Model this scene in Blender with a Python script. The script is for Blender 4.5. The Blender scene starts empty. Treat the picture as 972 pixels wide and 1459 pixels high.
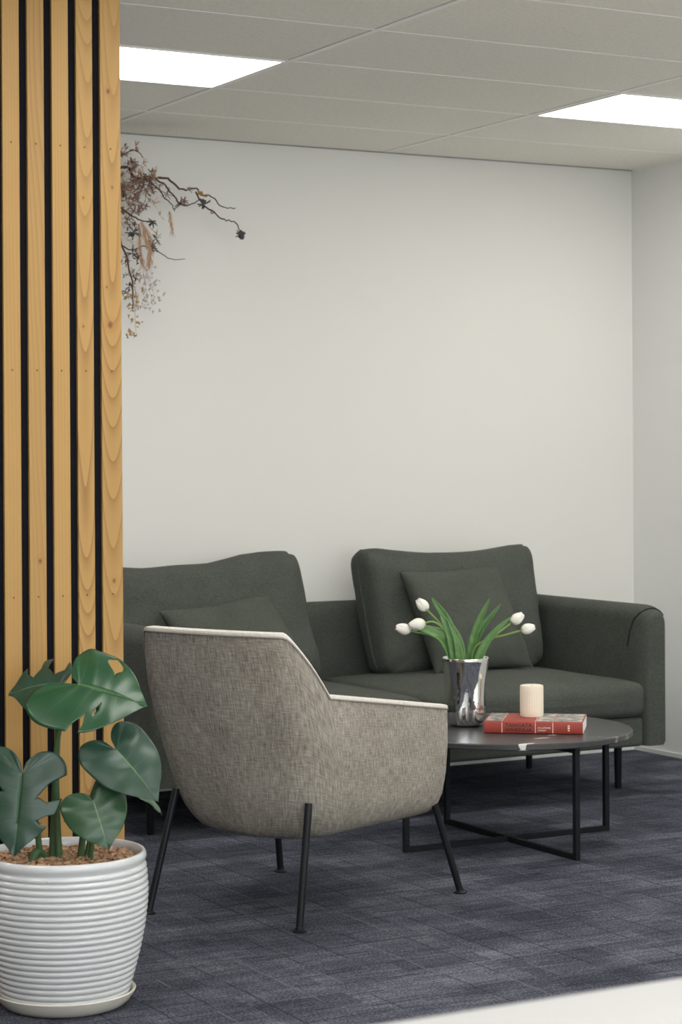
import bpy, bmesh, math, random
from mathutils import Vector, Matrix, noise as mnoise
from math import sin, cos, pi, radians as rad, sqrt
R = random.Random(7)
scn = bpy.context.scene
COL = scn.collection
HC = 2.5            # ceiling height
YB, XR = 7.453, 5.557   # back wall, right wall
XL, YF = -2.4, -2.2     # left wall, rear wall (behind the camera)

# ------------------------------------------------------------------ materials
class NT:
    def __init__(s, name):
        s.m = bpy.data.materials.new(name); s.m.use_nodes = True
        s.t = s.m.node_tree; s.b = s.t.nodes['Principled BSDF']
    def n(s, typ, **kw):
        x = s.t.nodes.new(typ)
        for k, v in kw.items():
            if hasattr(x, k): setattr(x, k, v)
            else: x.inputs[k.replace('_', ' ')].default_value = v
        return x
    def l(s, a, b): s.t.links.new(a, b)
    def math(s, op, a, b=None, c=None, clamp=False):
        x = s.t.nodes.new('ShaderNodeMath'); x.operation = op; x.use_clamp = clamp
        for i, v in enumerate((a, b, c)):
            if v is None: continue
            if isinstance(v, (int, float)): x.inputs[i].default_value = v
            else: s.l(v, x.inputs[i])
        return x.outputs[0]
    def coords(s, kind='Object'):
        return s.t.nodes.new('ShaderNodeTexCoord').outputs[kind]
    def mapping(s, vec, scale=(1, 1, 1), loc=(0, 0, 0), rot=(0, 0, 0)):
        x = s.t.nodes.new('ShaderNodeMapping'); s.l(vec, x.inputs['Vector'])
        x.inputs['Scale'].default_value = scale; x.inputs['Location'].default_value = loc; x.inputs['Rotation'].default_value = rot
        return x.outputs[0]
    def noise(s, vec, scale=5, detail=2, rough=.5, dist=0):
        x = s.t.nodes.new('ShaderNodeTexNoise'); s.l(vec, x.inputs['Vector'])
        x.inputs['Scale'].default_value = scale; x.inputs['Detail'].default_value = detail
        x.inputs['Roughness'].default_value = rough; x.inputs['Distortion'].default_value = dist
        return x.outputs['Fac']
    def ramp(s, fac, stops, interp='LINEAR'):
        x = s.t.nodes.new('ShaderNodeValToRGB'); x.color_ramp.interpolation = interp
        el = x.color_ramp.elements
        while len(el) < len(stops): el.new(.5)
        for e, (p, c) in zip(el, stops):
            e.position = p; e.color = (*c, 1) if len(c) == 3 else c
        s.l(fac, x.inputs['Fac']); return x.outputs['Color']
    def mix(s, fac, a, b, mode='MIX'):
        x = s.t.nodes.new('ShaderNodeMix'); x.data_type = 'RGBA'; x.blend_type = mode
        for sock, v in ((x.inputs[0], fac), (x.inputs[6], a), (x.inputs[7], b)):
            if isinstance(v, (int, float)): sock.default_value = v
            elif isinstance(v, tuple): sock.default_value = (*v, 1) if len(v) == 3 else v
            else: s.l(v, sock)
        return x.outputs[2]
    def sep(s, vec):
        x = s.t.nodes.new('ShaderNodeSeparateXYZ'); s.l(vec, x.inputs[0]); return x.outputs
    def comb(s, x, y, z=0.0):
        c = s.t.nodes.new('ShaderNodeCombineXYZ')
        for i, v in enumerate((x, y, z)):
            if isinstance(v, (int, float)): c.inputs[i].default_value = v
            else: s.l(v, c.inputs[i])
        return c.outputs[0]
    def col(s, v):
        if isinstance(v, tuple): s.b.inputs['Base Color'].default_value = (*v, 1)
        else: s.l(v, s.b.inputs['Base Color'])
    def set(s, **kw):
        for k, v in kw.items(): s.b.inputs[k.replace('_', ' ')].default_value = v
        return s
    def bump(s, h, strength=.3, dist=.002):
        x = s.t.nodes.new('ShaderNodeBump'); x.inputs['Strength'].default_value = strength; x.inputs['Distance'].default_value = dist
        s.l(h, x.inputs['Height']); s.l(x.outputs[0], s.b.inputs['Normal'])

def plain(name, c, rough=.5, metal=0., spec=.5, var=0., bumpy=0., bscale=60):
    m = NT(name); v = m.coords()
    n = m.noise(v, bscale, 4)
    if var: m.col(m.mix(n, tuple(x*(1-var) for x in c), tuple(min(1, x*(1+var)) for x in c)))
    else: m.col(c)
    m.set(Roughness=rough, Metallic=metal); m.b.inputs['Specular IOR Level'].default_value = spec
    if bumpy: m.bump(n, bumpy, .003)
    return m.m

def wall_mat():
    m = NT('wall_paint'); v = m.coords()
    n = m.noise(v, .9, 3); m.col(m.mix(n, (.655, .650, .615), (.690, .685, .650)))
    m.set(Roughness=.75); m.bump(m.noise(v, 260, 3), .06, .001); return m.m

def ceil_mat():
    m = NT('ceiling_tile_mineral'); v = m.coords()
    a = m.noise(v, 190, 3, .7); b = m.noise(v, 60, 2)
    f = m.math('ADD', m.math('MULTIPLY', a, .7), m.math('MULTIPLY', b, .3))
    m.col(m.ramp(f, [(.33, (.70, .675, .615)), (.5, (.83, .805, .74)), (.7, (.89, .865, .80))]))
    m.set(Roughness=.95); m.bump(a, .3, .002); return m.m

def carpet_mat():
    m = NT('carpet_planks'); v0 = m.coords()
    wob = m.n('ShaderNodeTexNoise'); m.l(v0, wob.inputs['Vector']); wob.inputs['Scale'].default_value = 9
    off = m.n('ShaderNodeVectorMath', operation='SCALE'); m.l(wob.outputs['Color'], off.inputs[0]); off.inputs['Scale'].default_value = .018
    add = m.n('ShaderNodeVectorMath', operation='ADD'); m.l(v0, add.inputs[0]); m.l(off.outputs[0], add.inputs[1]); v = add.outputs[0]
    x, y, z = m.sep(v)[:3]
    def cells(wx, wy, k):
        gx = m.math('MULTIPLY', x, 1/wx); cx = m.math('FLOOR', gx)
        wn = m.n('ShaderNodeTexWhiteNoise', noise_dimensions='1D'); m.l(m.math('ADD', cx, k), wn.inputs['W'])
        gy = m.math('ADD', m.math('MULTIPLY', y, 1/wy), m.math('MULTIPLY', wn.outputs['Value'], 7.3)); cy = m.math('FLOOR', gy)
        w2 = m.n('ShaderNodeTexWhiteNoise', noise_dimensions='2D'); m.l(m.comb(cx, cy), w2.inputs['Vector'])
        return w2.outputs['Value'], m.math('FRACT', gx), m.math('FRACT', gy)
    p1, fx, fy = cells(.245, .105, 0.0); p2, gx, gy = cells(.125, .21, 5.0)
    st1 = m.noise(m.mapping(v0, (4.5, 34, 1)), 1.6, 4, .65)      # streaks along X
    st2 = m.noise(m.mapping(v0, (26, 3.0, 1)), 1.6, 3, .6)       # streaks along Y
    big = m.noise(m.mapping(v0, (2.2, 5.0, 1)), 1.2, 3)
    fine = m.noise(v0, 150, 3, .8)
    f = m.math('ADD', m.math('MULTIPLY', p1, .10), m.math('MULTIPLY', p2, .05))
    f = m.math('ADD', f, m.math('MULTIPLY', st1, .38))
    f = m.math('ADD', f, m.math('MULTIPLY', st2, .14))
    f = m.math('ADD', f, m.math('MULTIPLY', big, .33))
    f = m.math('ADD', f, m.math('MULTIPLY', m.math('SUBTRACT', fine, .5), 1.05))
    base = m.ramp(f, [(.30, (.018, .0205, .030)), (.50, (.060, .066, .089)), (.72, (.195, .208, .248))])
    msk = m.noise(m.mapping(v0, (7, 1.9, 1)), 1.3, 2); msk2 = m.noise(m.mapping(v0, (2.6, 8, 1)), 1.3, 2)
    dk = m.math('MULTIPLY', m.math('LESS_THAN', gx, .05), m.math('GREATER_THAN', msk, .50))
    lt = m.math('MULTIPLY', m.math('GREATER_THAN', gx, .955), m.math('LESS_THAN', msk, .43))
    dy = m.math('MULTIPLY', m.math('LESS_THAN', fy, .06), m.math('GREATER_THAN', msk2, .52))
    c = m.mix(m.math('MULTIPLY', m.math('MAXIMUM', dk, dy), .62), base, (.016, .018, .027))
    c = m.mix(m.math('MULTIPLY', lt, .35), c, (.20, .21, .245))
    m.col(c); m.set(Roughness=.95); m.b.inputs['Specular IOR Level'].default_value = .12
    m.bump(m.math('ADD', fine, m.math('MULTIPLY', st1, .6)), .9, .005); return m.m

def weave_mat(name, dark, mid, light, sx=240, sy=26, uv=True, cont=1.0, rough=.9, sheen=.0):
    m = NT(name); v = m.coords('UV' if uv else 'Object')
    a = m.noise(m.mapping(v, (sx, sy, sx)), 1, 3, .6)
    b = m.noise(m.mapping(v, (sy*1.3, sx, sx)), 1, 3, .6)
    c = m.noise(v, 9, 3)
    f = m.math('ADD', m.math('MULTIPLY', a, .5), m.math('MULTIPLY', b, .36))
    f = m.math('ADD', f, m.math('MULTIPLY', c, .14))
    lo, hi = .5-.17/cont, .5+.17/cont
    m.col(m.ramp(f, [(lo, dark), (.5, mid), (hi, light)]))
    m.set(Roughness=rough); m.b.inputs['Specular IOR Level'].default_value = .2
    if sheen: m.b.inputs['Sheen Weight'].default_value = sheen; m.b.inputs['Sheen Roughness'].default_value = .5
    m.bump(f, .5, .002); return m.m

def wood_mat(name, mode, seed, knots=(), tone=1.0):
    """pine: mode 0 straight grain, 1 cathedral arches, .5 between"""
    m = NT(name); v = m.coords(); x, y, z = m.sep(v)[:3]
    wob = m.noise(m.mapping(v, (3, 3, 1.15), (seed*3.1, seed, seed*1.7)), 1, 2, .35)
    x2 = m.math('MULTIPLY', m.math('MULTIPLY', x, x), 1/.024**2)
    arch = m.math('ADD', m.math('MULTIPLY', z, 9.0), m.math('MULTIPLY', x2, -1.0))
    arch = m.math('ADD', arch, m.math('MULTIPLY', wob, 15.0))
    strt = m.math('ADD', m.math('MULTIPLY', x, 125), m.math('MULTIPLY', m.noise(m.mapping(v, (3, 3, .35), (seed, 0, seed)), 1, 2), 7))
    g = m.math('ADD', m.math('MULTIPLY', arch, mode), m.math('MULTIPLY', strt, 1-mode))
    fr = m.math('FRACT', g)
    ring = m.math('POWER', fr, 3.2)
    zone = m.noise(m.mapping(v, (2, 2, .55), (seed*7, 0, seed*5)), 1, 2)
    amt = m.math('MULTIPLY', ring, m.math('MULTIPLY', m.math('SUBTRACT', zone, .22), 2.6), clamp=True)
    fib = m.noise(m.mapping(v, (300, 300, 6)), 1, 2)
    base = m.mix(m.noise(m.mapping(v, (6, 6, .8), (0, 0, seed)), 1, 3), tuple(c*tone for c in (.345, .200, .062)), tuple(c*tone for c in (.44, .272, .092)))
    c = m.mix(m.math('MULTIPLY', amt, .35+.5*mode), base, (.215, .105, .03))
    c = m.mix(m.math('MULTIPLY', fib, .18), c, (.27, .145, .05))
    # fixing holes at a regular pitch, and knots
    zz = m.math('SUBTRACT', m.math('FRACT', m.math('ADD', m.math('MULTIPLY', z, 1/.557), .5+.3266)), .5)
    d = m.math('SQRT', m.math('ADD', m.math('POWER', x, 2), m.math('POWER', m.math('MULTIPLY', zz, .557), 2)))
    c = m.mix(m.math('MULTIPLY', m.math('LESS_THAN', d, .0026), .8), c, (.09, .045, .02))
    for kx, kz, kr in knots:
        dx = m.math('SUBTRACT', x, kx); dz = m.math('MULTIPLY', m.math('SUBTRACT', z, kz), .75)
        dd = m.math('DIVIDE', m.math('SQRT', m.math('ADD', m.math('POWER', dx, 2), m.math('POWER', dz, 2))), kr)
        dd = m.math('ADD', dd, m.math('MULTIPLY', m.math('SUBTRACT', fib, .5), .3))
        c = m.mix(m.math('SUBTRACT', 1.0, m.math('SMOOTH_MIN', m.math('MULTIPLY', dd, .8), 1.0, .1), clamp=True), c, (.10, .045, .018))
        hal = m.math('SUBTRACT', 1.0, m.math('ABSOLUTE', m.math('SUBTRACT', dd, 1.7)), clamp=True)
        c = m.mix(m.math('MULTIPLY', hal, .45), c, (.36, .17, .05))
    m.col(c); m.set(Roughness=.5); m.b.inputs['Specular IOR Level'].default_value = .3
    m.bump(fib, .08, .001); return m.m

def leaf_mat(name, c1, c2, vein, backc, rough=.33):
    m = NT(name); uv = m.coords('UV'); s, t, _ = m.sep(uv)[:3]     # s along the midrib, t signed across
    at = m.math('ABSOLUTE', m.math('SUBTRACT', t, .5))
    n = m.noise(m.coords(), 22, 3)
    base = m.mix(n, c1, c2)
    mid = m.math('SUBTRACT', 1.0, m.math('MULTIPLY', at, 1/.014), clamp=True)
    sv = m.math('FRACT', m.math('ADD', m.math('MULTIPLY', s, 9.0), m.math('MULTIPLY', at, -1.2)))
    side = m.math('SUBTRACT', 1.0, m.math('MULTIPLY', m.math('ABSOLUTE', m.math('SUBTRACT', sv, .5)), 16), clamp=True)
    side = m.math('MULTIPLY', side, m.math('SUBTRACT', 1.0, m.math('MULTIPLY', at, 2.2), clamp=True))
    f = m.math('MAXIMUM', m.math('MULTIPLY', mid, .9), m.math('MULTIPLY', side, .20))
    c = m.mix(f, base, vein)
    geo = m.n('ShaderNodeNewGeometry')
    c = m.mix(geo.outputs['Backfacing'], c, backc)
    m.col(c); m.set(Roughness=rough); m.b.inputs['Specular IOR Level'].default_value = .42
    wv = m.math('SINE', m.math('MULTIPLY', m.math('ADD', m.math('MULTIPLY', s, 9.0), m.math('MULTIPLY', at, -1.2)), 2*pi))
    m.bump(m.math('ADD', m.math('MULTIPLY', wv, .5), m.math('MULTIPLY', f, -.6)), .16, .003); return m.m

def marble_mat():
    m = NT('black_marble'); v = m.coords()
    w = m.noise(m.mapping(v, (1, 1, .3)), 5, 5, .6, 1.2)
    ridge = m.math('SUBTRACT', 1.0, m.math('MULTIPLY', m.math('ABSOLUTE', m.math('SUBTRACT', w, .5)), 60), clamp=True)
    msk = m.math('GREATER_THAN', m.noise(v, 3.1, 2), .55)
    c = m.mix(m.noise(v, 30, 4), (.030, .031, .033), (.060, .060, .062))
    c = m.mix(m.math('MULTIPLY', m.math('MULTIPLY', ridge, msk), .55), c, (.6, .6, .58))
    # three pale inclusions on the near side of the slab (local coordinates)
    nz = m.math('MULTIPLY', m.math('SUBTRACT', m.noise(v, 55, 2), .5), .9)
    for px, py, a, L, W in MARKS:
        q = m.mapping(v, (1, 1, 0), (-px, -py, 0)); q2 = m.mapping(q, (1/L, 1/W, 0), (0, 0, 0), (0, 0, -a))
        x, y, _ = m.sep(q2)[:3]
        e = m.math('ADD', m.math('SQRT', m.math('ADD', m.math('POWER', x, 2), m.math('POWER', y, 2))), nz)
        c = m.mix(m.math('LESS_THAN', e, .9), c, (.62, .62, .60))
    m.col(c); m.set(Roughness=.34); m.b.inputs['Specular IOR Level'].default_value = .45; return m.m

def emit_mat(name, c, s):
    m = NT(name); m.col((.9, .9, .9)); m.b.inputs['Emission Color'].default_value = (*c, 1); m.b.inputs['Emission Strength'].default_value = s
    return m.m

# ------------------------------------------------------------------ objects
def obj(name, bm, mat, parent=None, smooth=True, loc=None):
    me = bpy.data.meshes.new(name)
    bmesh.ops.recalc_face_normals(bm, faces=bm.faces) if bm.faces else None
    bm.to_mesh(me); bm.free()
    if smooth:
        for p in me.polygons: p.use_smooth = True
        if smooth != 'all': me.set_sharp_from_angle(angle=rad(38))
    if mat: me.materials.append(mat)
    o = bpy.data.objects.new(name, me); COL.objects.link(o)
    if parent: o.parent = parent
    if loc: o.location = loc
    return o
def tag(o, label, cat, group=None):
    o['label'] = label; o['category'] = cat
    if group: o['group'] = group
    return o
def thing(name, label, cat, loc=(0, 0, 0), rz=0, group=None):
    o = bpy.data.objects.new(name, None); COL.objects.link(o); o.empty_display_size = .1
    o.location = loc; o.rotation_euler = (0, 0, rz); return tag(o, label, cat, group)
def struct(name, bm, mat, smooth=False):
    o = obj(name, bm, mat, None, smooth); o['kind'] = 'structure'; return o

def BM(): return bmesh.new()
def box(bm, x0, x1, y0, y1, z0, z1, bev=0, seg=2):
    vs = [bm.verts.new((x, y, z)) for x in (x0, x1) for y in (y0, y1) for z in (z0, z1)]
    fs = [bm.faces.new([vs[i] for i in q]) for q in ((0, 1, 3, 2), (4, 6, 7, 5), (0, 4, 5, 1), (2, 3, 7, 6), (0, 2, 6, 4), (1, 5, 7, 3))]
    if bev:
        es = {e for f in fs for e in f.edges}
        bmesh.ops.bevel(bm, geom=list(es), offset=bev, segments=seg, affect='EDGES', profile=.5)
    return bm
def frame_of(t):
    t = t.normalized(); a = Vector((0, 0, 1)) if abs(t.z) < .9 else Vector((1, 0, 0))
    u = t.cross(a).normalized(); return u, u.cross(t).normalized()
def tube(bm, pts, r, seg=10, cap=True):
    pts = [Vector(p) for p in pts]; n = len(pts); rr = r if isinstance(r, (list, tuple)) else [r]*n
    rings = []; u = None
    for i, p in enumerate(pts):
        t = (pts[min(i+1, n-1)]-pts[max(i-1, 0)]).normalized()
        if u is None: u, w = frame_of(t)
        else:
            u = (u - t*u.dot(t)); u = u.normalized() if u.length > 1e-6 else frame_of(t)[0]
        w = t.cross(u)
        rings.append([bm.verts.new(p + (u*cos(2*pi*k/seg)+w*sin(2*pi*k/seg))*rr[i]) for k in range(seg)])
    for a, b in zip(rings, rings[1:]):
        for k in range(seg): bm.faces.new((a[k], a[(k+1) % seg], b[(k+1) % seg], b[k]))
    if cap: bm.faces.new(rings[0][::-1]); bm.faces.new(rings[-1])
    return bm
def sq_tube(bm, p0, p1, w, up=(0, 0, 1)):
    p0, p1 = Vector(p0), Vector(p1); t = (p1-p0).normalized(); up = Vector(up)
    if abs(t.dot(up)) > .95: up = Vector((1, 0, 0))
    a = t.cross(up).normalized(); b = a.cross(t).normalized(); h = w/2; vs = []
    for p in (p0, p1): vs.append([bm.verts.new(p+a*sx*h+b*sy*h) for sx, sy in ((-1, -1), (1, -1), (1, 1), (-1, 1))])
    for k in range(4): bm.faces.new((vs[0][k], vs[0][(k+1) % 4], vs[1][(k+1) % 4], vs[1][k]))
    bm.faces.new(vs[0][::-1]); bm.faces.new(vs[1]); return bm
def lathe(bm, prof, seg=64, cx=0, cy=0, mod=None):
    rings = []
    for i, (r, z) in enumerate(prof):
        if r < 1e-6: rings.append([bm.verts.new((cx, cy, z))]); continue
        ring = []
        for k in range(seg):
            a = 2*pi*k/seg; q = r*(mod(a, z, i) if mod else 1)
            ring.append(bm.verts.new((cx+q*cos(a), cy+q*sin(a), z)))
        rings.append(ring)
    for a, b in zip(rings, rings[1:]):
        for k in range(seg):
            k2 = (k+1) % seg
            if len(a) == 1 and len(b) == 1: continue
            if len(a) == 1: bm.faces.new((a[0], b[k], b[k2]))
            elif len(b) == 1: bm.faces.new((a[k], a[k2], b[0]))
            else: bm.faces.new((a[k], a[k2], b[k2], b[k]))
    return bm
def grid(bm, rows, uvs=None, close=False):
    """rows: list of lists of points -> quads; uvs the same shape"""
    V = [[bm.verts.new(p) for p in r] for r in rows]
    lay = bm.loops.layers.uv.verify() if uvs else None
    n = len(V[0])
    for i in range(len(V)-1):
        for j in range(n if close else n-1):
            j2 = (j+1) % n
            f = bm.faces.new((V[i][j], V[i][j2], V[i+1][j2], V[i+1][j]))
            if lay:
                for lp, (a, b) in zip(f.loops, ((i, j), (i, j2), (i+1, j2), (i+1, j))): lp[lay].uv = uvs[a][b]
    return V
def axis_samples(s, r, flat, seg):
    h = s/2; i = h-r
    a = [-i - r*math.tan(pi/4*k/seg)*1.0 for k in range(seg, 0, -1)]
    m = [-i+2*i*k/flat for k in range(flat+1)]
    return a+m+[-x for x in a[::-1]]
def rbox(bm, sx, sy, sz, r, flat=10, seg=4, deform=None):
    """rounded box centred on the origin"""
    S = (sx, sy, sz); ax = [axis_samples(s, r, flat, seg) for s in S]; cache = {}
    def vert(p):
        k = tuple(round(c, 5) for c in p)
        if k not in cache:
            inn = Vector([max(-(S[i]/2-r), min(S[i]/2-r, p[i])) for i in range(3)])
            d = Vector(p)-inn; q = inn + d.normalized()*r if d.length > 1e-9 else inn
            cache[k] = bm.verts.new(deform(q) if deform else q)
        return cache[k]
    for d in range(3):
        u, w = (d+1) % 3, (d+2) % 3
        for sg in (-1, 1):
            for i in range(len(ax[u])-1):
                for j in range(len(ax[w])-1):
                    q = []
                    for a, b in ((i, j), (i+1, j), (i+1, j+1), (i, j+1)):
                        p = [0, 0, 0]; p[d] = sg*S[d]/2; p[u] = ax[u][a]; p[w] = ax[w][b]; q.append(vert(p))
                    if sg < 0: q = q[::-1]
                    if len(set(q)) == 4: bm.faces.new(q)
    return bm
def smooth01(a, b, x):
    t = max(0, min(1, (x-a)/(b-a))); return t*t*(3-2*t)
def lerp_tab(tab, z):
    if z <= tab[0][0]: return tab[0][1:]
    for a, b in zip(tab, tab[1:]):
        if z <= b[0]:
            t = (z-a[0])/(b[0]-a[0]); return tuple(p+(q-p)*t for p, q in zip(a[1:], b[1:]))
    return tab[-1][1:]
def catmull(pts, n=6):
    pts = [Vector(p) for p in pts]; P = [pts[0]*2-pts[1]]+pts+[pts[-1]*2-pts[-2]]; out = []
    for i in range(1, len(P)-2):
        for k in range(n):
            t = k/n; a, b, c, d = P[i-1:i+3]
            out.append(.5*((2*b)+(c-a)*t+(2*a-5*b+4*c-d)*t*t+(3*b-a-3*c+d)*t**3))
    return out+[pts[-1]]

# ------------------------------------------------------------------ material library
M = {}
M['wall'] = wall_mat(); M['ceil'] = ceil_mat(); M['carpet'] = carpet_mat()
M['tbar'] = plain('ceiling_bar_white', (.88, .87, .83), .5)
M['trim'] = plain('white_trim', (.72, .72, .70), .45)
M['black_metal'] = plain('black_powder_coat', (.008, .009, .012), .5, 0, .22)
M['felt'] = plain('black_felt', (.0075, .008, .011), .95, 0, .1, .3, .3, 300)
M['chair'] = weave_mat('chair_tweed', (.128, .112, .094), (.290, .263, .224), (.475, .440, .385), 230, 24, True)
M['chair_in'] = weave_mat('chair_tweed_cushion', (.12, .105, .09), (.26, .235, .205), (.41, .38, .34), 230, 24, False)
M['chair_rim'] = weave_mat('chair_rim_tweed', (.50, .475, .43), (.66, .63, .58), (.76, .73, .68), 260, 60, True)  # tweed lightened to paint overhead light onto the rim
M['sofa'] = weave_mat('sofa_green_weave', (.036, .040, .034), (.064, .071, .060), (.098, .107, .092), 330, 60, False, 1.0, .95, .02)
M['seam'] = plain('sofa_seam_thread', (.020, .024, .019), .9, 0, .1)
M['pillow'] = weave_mat('pillow_green_weave', (.036, .041, .033), (.064, .072, .059), (.10, .109, .090), 420, 90, False, 1.0, .95, .02)

# ------------------------------------------------------------------ the room
b = BM(); box(b, XL-.1, XR+.1, 2.6, YB+.1, -.12, 0); struct('floor', b, M['carpet'])
b = BM(); box(b, XL-.1, XR+.1, YF-.1, 2.6, -.12, 0); struct('floor_hall', b, plain('pale_vinyl_floor', (.78, .74, .66), .4, 0, .4, .05))  # unseen floor, made pale to bounce light up to the ceiling
b = BM(); box(b, XL-.1, XR+.1, YB, YB+.1, 0, HC+.12); struct('wall_back', b, M['wall'])
b = BM(); box(b, XR, XR+.1, YF-.1, YB, 0, HC+.12); struct('wall_right', b, plain('wall_paint_cool', (.76, .765, .745), .75, 0, .3, .02, .05, 260))  # paint lightened to make up for the weak light on this wall
b = BM(); box(b, XL-.1, XL, YF-.1, YB, 0, HC+.12); struct('wall_left', b, plain('brown_timber_wall', (.20, .105, .065), .6, 0, .3, .2, 0, 3))  # unseen wall, dark brown assumed to shade and warm the left side
b = BM(); box(b, XL, XR, YB-.008, YB, 0, .018); struct('baseboard_back', b, M['trim'])
b = BM(); box(b, XR-.008, XR, YF, YB-.008, 0, .018); struct('baseboard_right', b, M['trim'])
# ceiling with openings at the light panels
LX0, LX1 = 3.0647, 4.3247                 # bars along Y (visible); pitch 1.26
A_Y = [6.941-.54*k for k in range(-0, 18)]
B_X = [LX0+1.26*k for k in range(-5, 3)]
LIGHTS = [(1.8047, 5.861), (4.3247, 5.861)]
LIGHTS += [(x, y) for y in (3.701, 1.541, -.619) for x in (-.7153, 1.8047, 4.3247)] + [(-.7153, 5.861)]  # unseen panels added along the grid for extra illumination
def ceiling_cells():
    xs = sorted([XL]+[x for x in B_X if XL < x < XR]+[XR]); ys = sorted([YF]+[y for y in A_Y if YF < y < YB]+[YB])
    return xs, ys
xs, ys = ceiling_cells()
b = BM()
for i in range(len(xs)-1):
    for j in range(len(ys)-1):
        if any(abs(xs[i]-lx) < .02 and abs(ys[j]-ly) < .02 for lx, ly in LIGHTS): continue
        box(b, xs[i]+.011, xs[i+1]-(.0175 if xs[i+1] < XR else 0), ys[j]+.005, ys[j+1]-.005, HC, HC+.02)
struct('ceiling', b, M['ceil'])
b = BM(); box(b, XL-.1, XR+.1, YF-.1, YB+.1, HC+.10, HC+.2); struct('ceiling_slab', b, plain('dark_ceiling_void', (.05, .05, .05), .9))
k = 1
for x in B_X:
    if XL < x < XR:
        b = BM(); box(b, x-.011, x+.011, YF, YB, HC-.0012, HC+.03); struct('trim_%d' % k, b, M['tbar']); k += 1
for y in A_Y:
    if YF < y < YB:
        b = BM()
        for i in range(len(xs)-1): box(b, xs[i]+.0111, xs[i+1]-.0111, y-.0052, y+.0052, HC-.0006, HC+.03)
        struct('trim_%d' % k, b, M['tbar']); k += 1
b = BM(); box(b, XL, XR, YB-.013, YB, HC-.003, HC+.004); struct('trim_%d' % k, b, plain('shadow_angle_trim', (.26, .25, .235), .6)); k += 1
b = BM(); box(b, XR-.013, XR, YF, YB-.013, HC-.001, HC+.004); struct('trim_%d' % k, b, M['tbar']); k += 1

# unseen rear wall behind the camera, its windows assumed to bring in daylight
b = BM()
WX = [(-1.7, -.1), (.3, 1.9), (2.3, 3.9)]
box(b, XL, XR, YF-.1, YF, 0, .85); box(b, XL, XR, YF-.1, YF, 2.25, HC+.12)
e = [XL]+[v for w in WX for v in w]+[XR]
for a, c in zip(e[0::2], e[1::2]): box(b, a, c, YF-.1, YF, .85, 2.25)
struct('wall_rear', b, M['wall'])
glass = NT('window_glass'); glass.col((1, 1, 1)); glass.set(Roughness=0.0, IOR=1.45); glass.b.inputs['Transmission Weight'].default_value = 1
for i, (x0, x1) in enumerate(WX):
    b = BM()
    for q in ((x0, x0+.04, .85, 2.25), (x1-.04, x1, .85, 2.25), (x0+.04, x1-.04, .85, .89), (x0+.04, x1-.04, 2.21, 2.25), ((x0+x1)/2-.02, (x0+x1)/2+.02, .89, 2.21)):
        box(b, q[0], q[1], YF-.07, YF-.02, q[2], q[3])
    w = struct('window_%d' % (i+1), b, plain('window_frame_grey', (.2, .2, .21), .4))

# ceiling lights
M['diff'] = emit_mat('light_diffuser', (1.0, .972, .925), 9.4)
for i, (lx, ly) in enumerate(LIGHTS):
    lab = {0: 'rectangular ceiling light panel partly behind the wooden slat column', 1: 'rectangular ceiling light panel near the right wall'}.get(i, 'rectangular ceiling light panel out of view behind the camera')
    t = thing('ceiling_light', lab, 'ceiling light', (lx+.63, ly+.27, HC-.004), 0, 'recessed ceiling light panels')
    b = BM(); hx, hy = .617, .2605
    for q in ((-hx, hx, -hy, -hy+.008), (-hx, hx, hy-.008, hy), (-hx, -hx+.008, -hy+.008, hy-.008), (hx-.008, hx, -hy+.008, hy-.008)):
        box(b, q[0], q[1], q[2], q[3], .001, .022)
    obj('frame', b, M['tbar'], t, False)
    b = BM(); box(b, -hx+.008, hx-.008, -hy+.008, hy-.008, .006, .016); obj('diffuser', b, M['diff'], t, False)

# ------------------------------------------------------------------ slatted column
CX1 = 2.106; CY = 4.962
b = BM(); box(b, 1.40, CX1-.004, CY+.004, CY+.30, 0, HC-.006); struct('wall_column', b, M['felt'])
pan = thing('slatted_timber_panel', 'tall panel of honey pine slats over black felt behind the potted plant', 'slat panel', (CX1, CY, 0))
b = BM(); box(b, 1.40-CX1, -.003, -.003, .004, 0, HC-.006); obj('felt_backing', b, M['felt'], pan, False)
P = .0642; modes = [.1, .35, .05, .95, .8, .3, .5, .2, .6]
KN = {0: [(-.006, 2.19, .006), (-.004, 1.605, .0075), (.003, .965, .006), (-.012, 1.70, .003), (.004, 1.95, .0035)],
      1: [(-.006, 1.60, .0032), (.004, .70, .007), (-.004, 1.92, .003)], 2: [(.0, .74, .004)], 3: [(.005, 1.02, .006)]}
for i in range(9):
    x1 = -.0005 if i == 0 else -.0005-.0545-.0205-(i-1)*P
    w = .0545 if i == 0 else .0437
    mt = wood_mat('pine_slat_%s' % 'abcdefghi'[i], modes[(4-i) % 9] if i < 5 else modes[i], 1.37*i+.4, KN.get(i, ()), [1.0, 1.02, 1.05, .95, 1.02, 1, 1, 1, 1][i])
    b = BM(); box(b, -w/2, w/2, -.0135, -.003, 0.0, HC-.006, .0012, 2)
    o = obj('slat', b, mt, pan, False, (x1-w/2, 0, 0))
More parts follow.
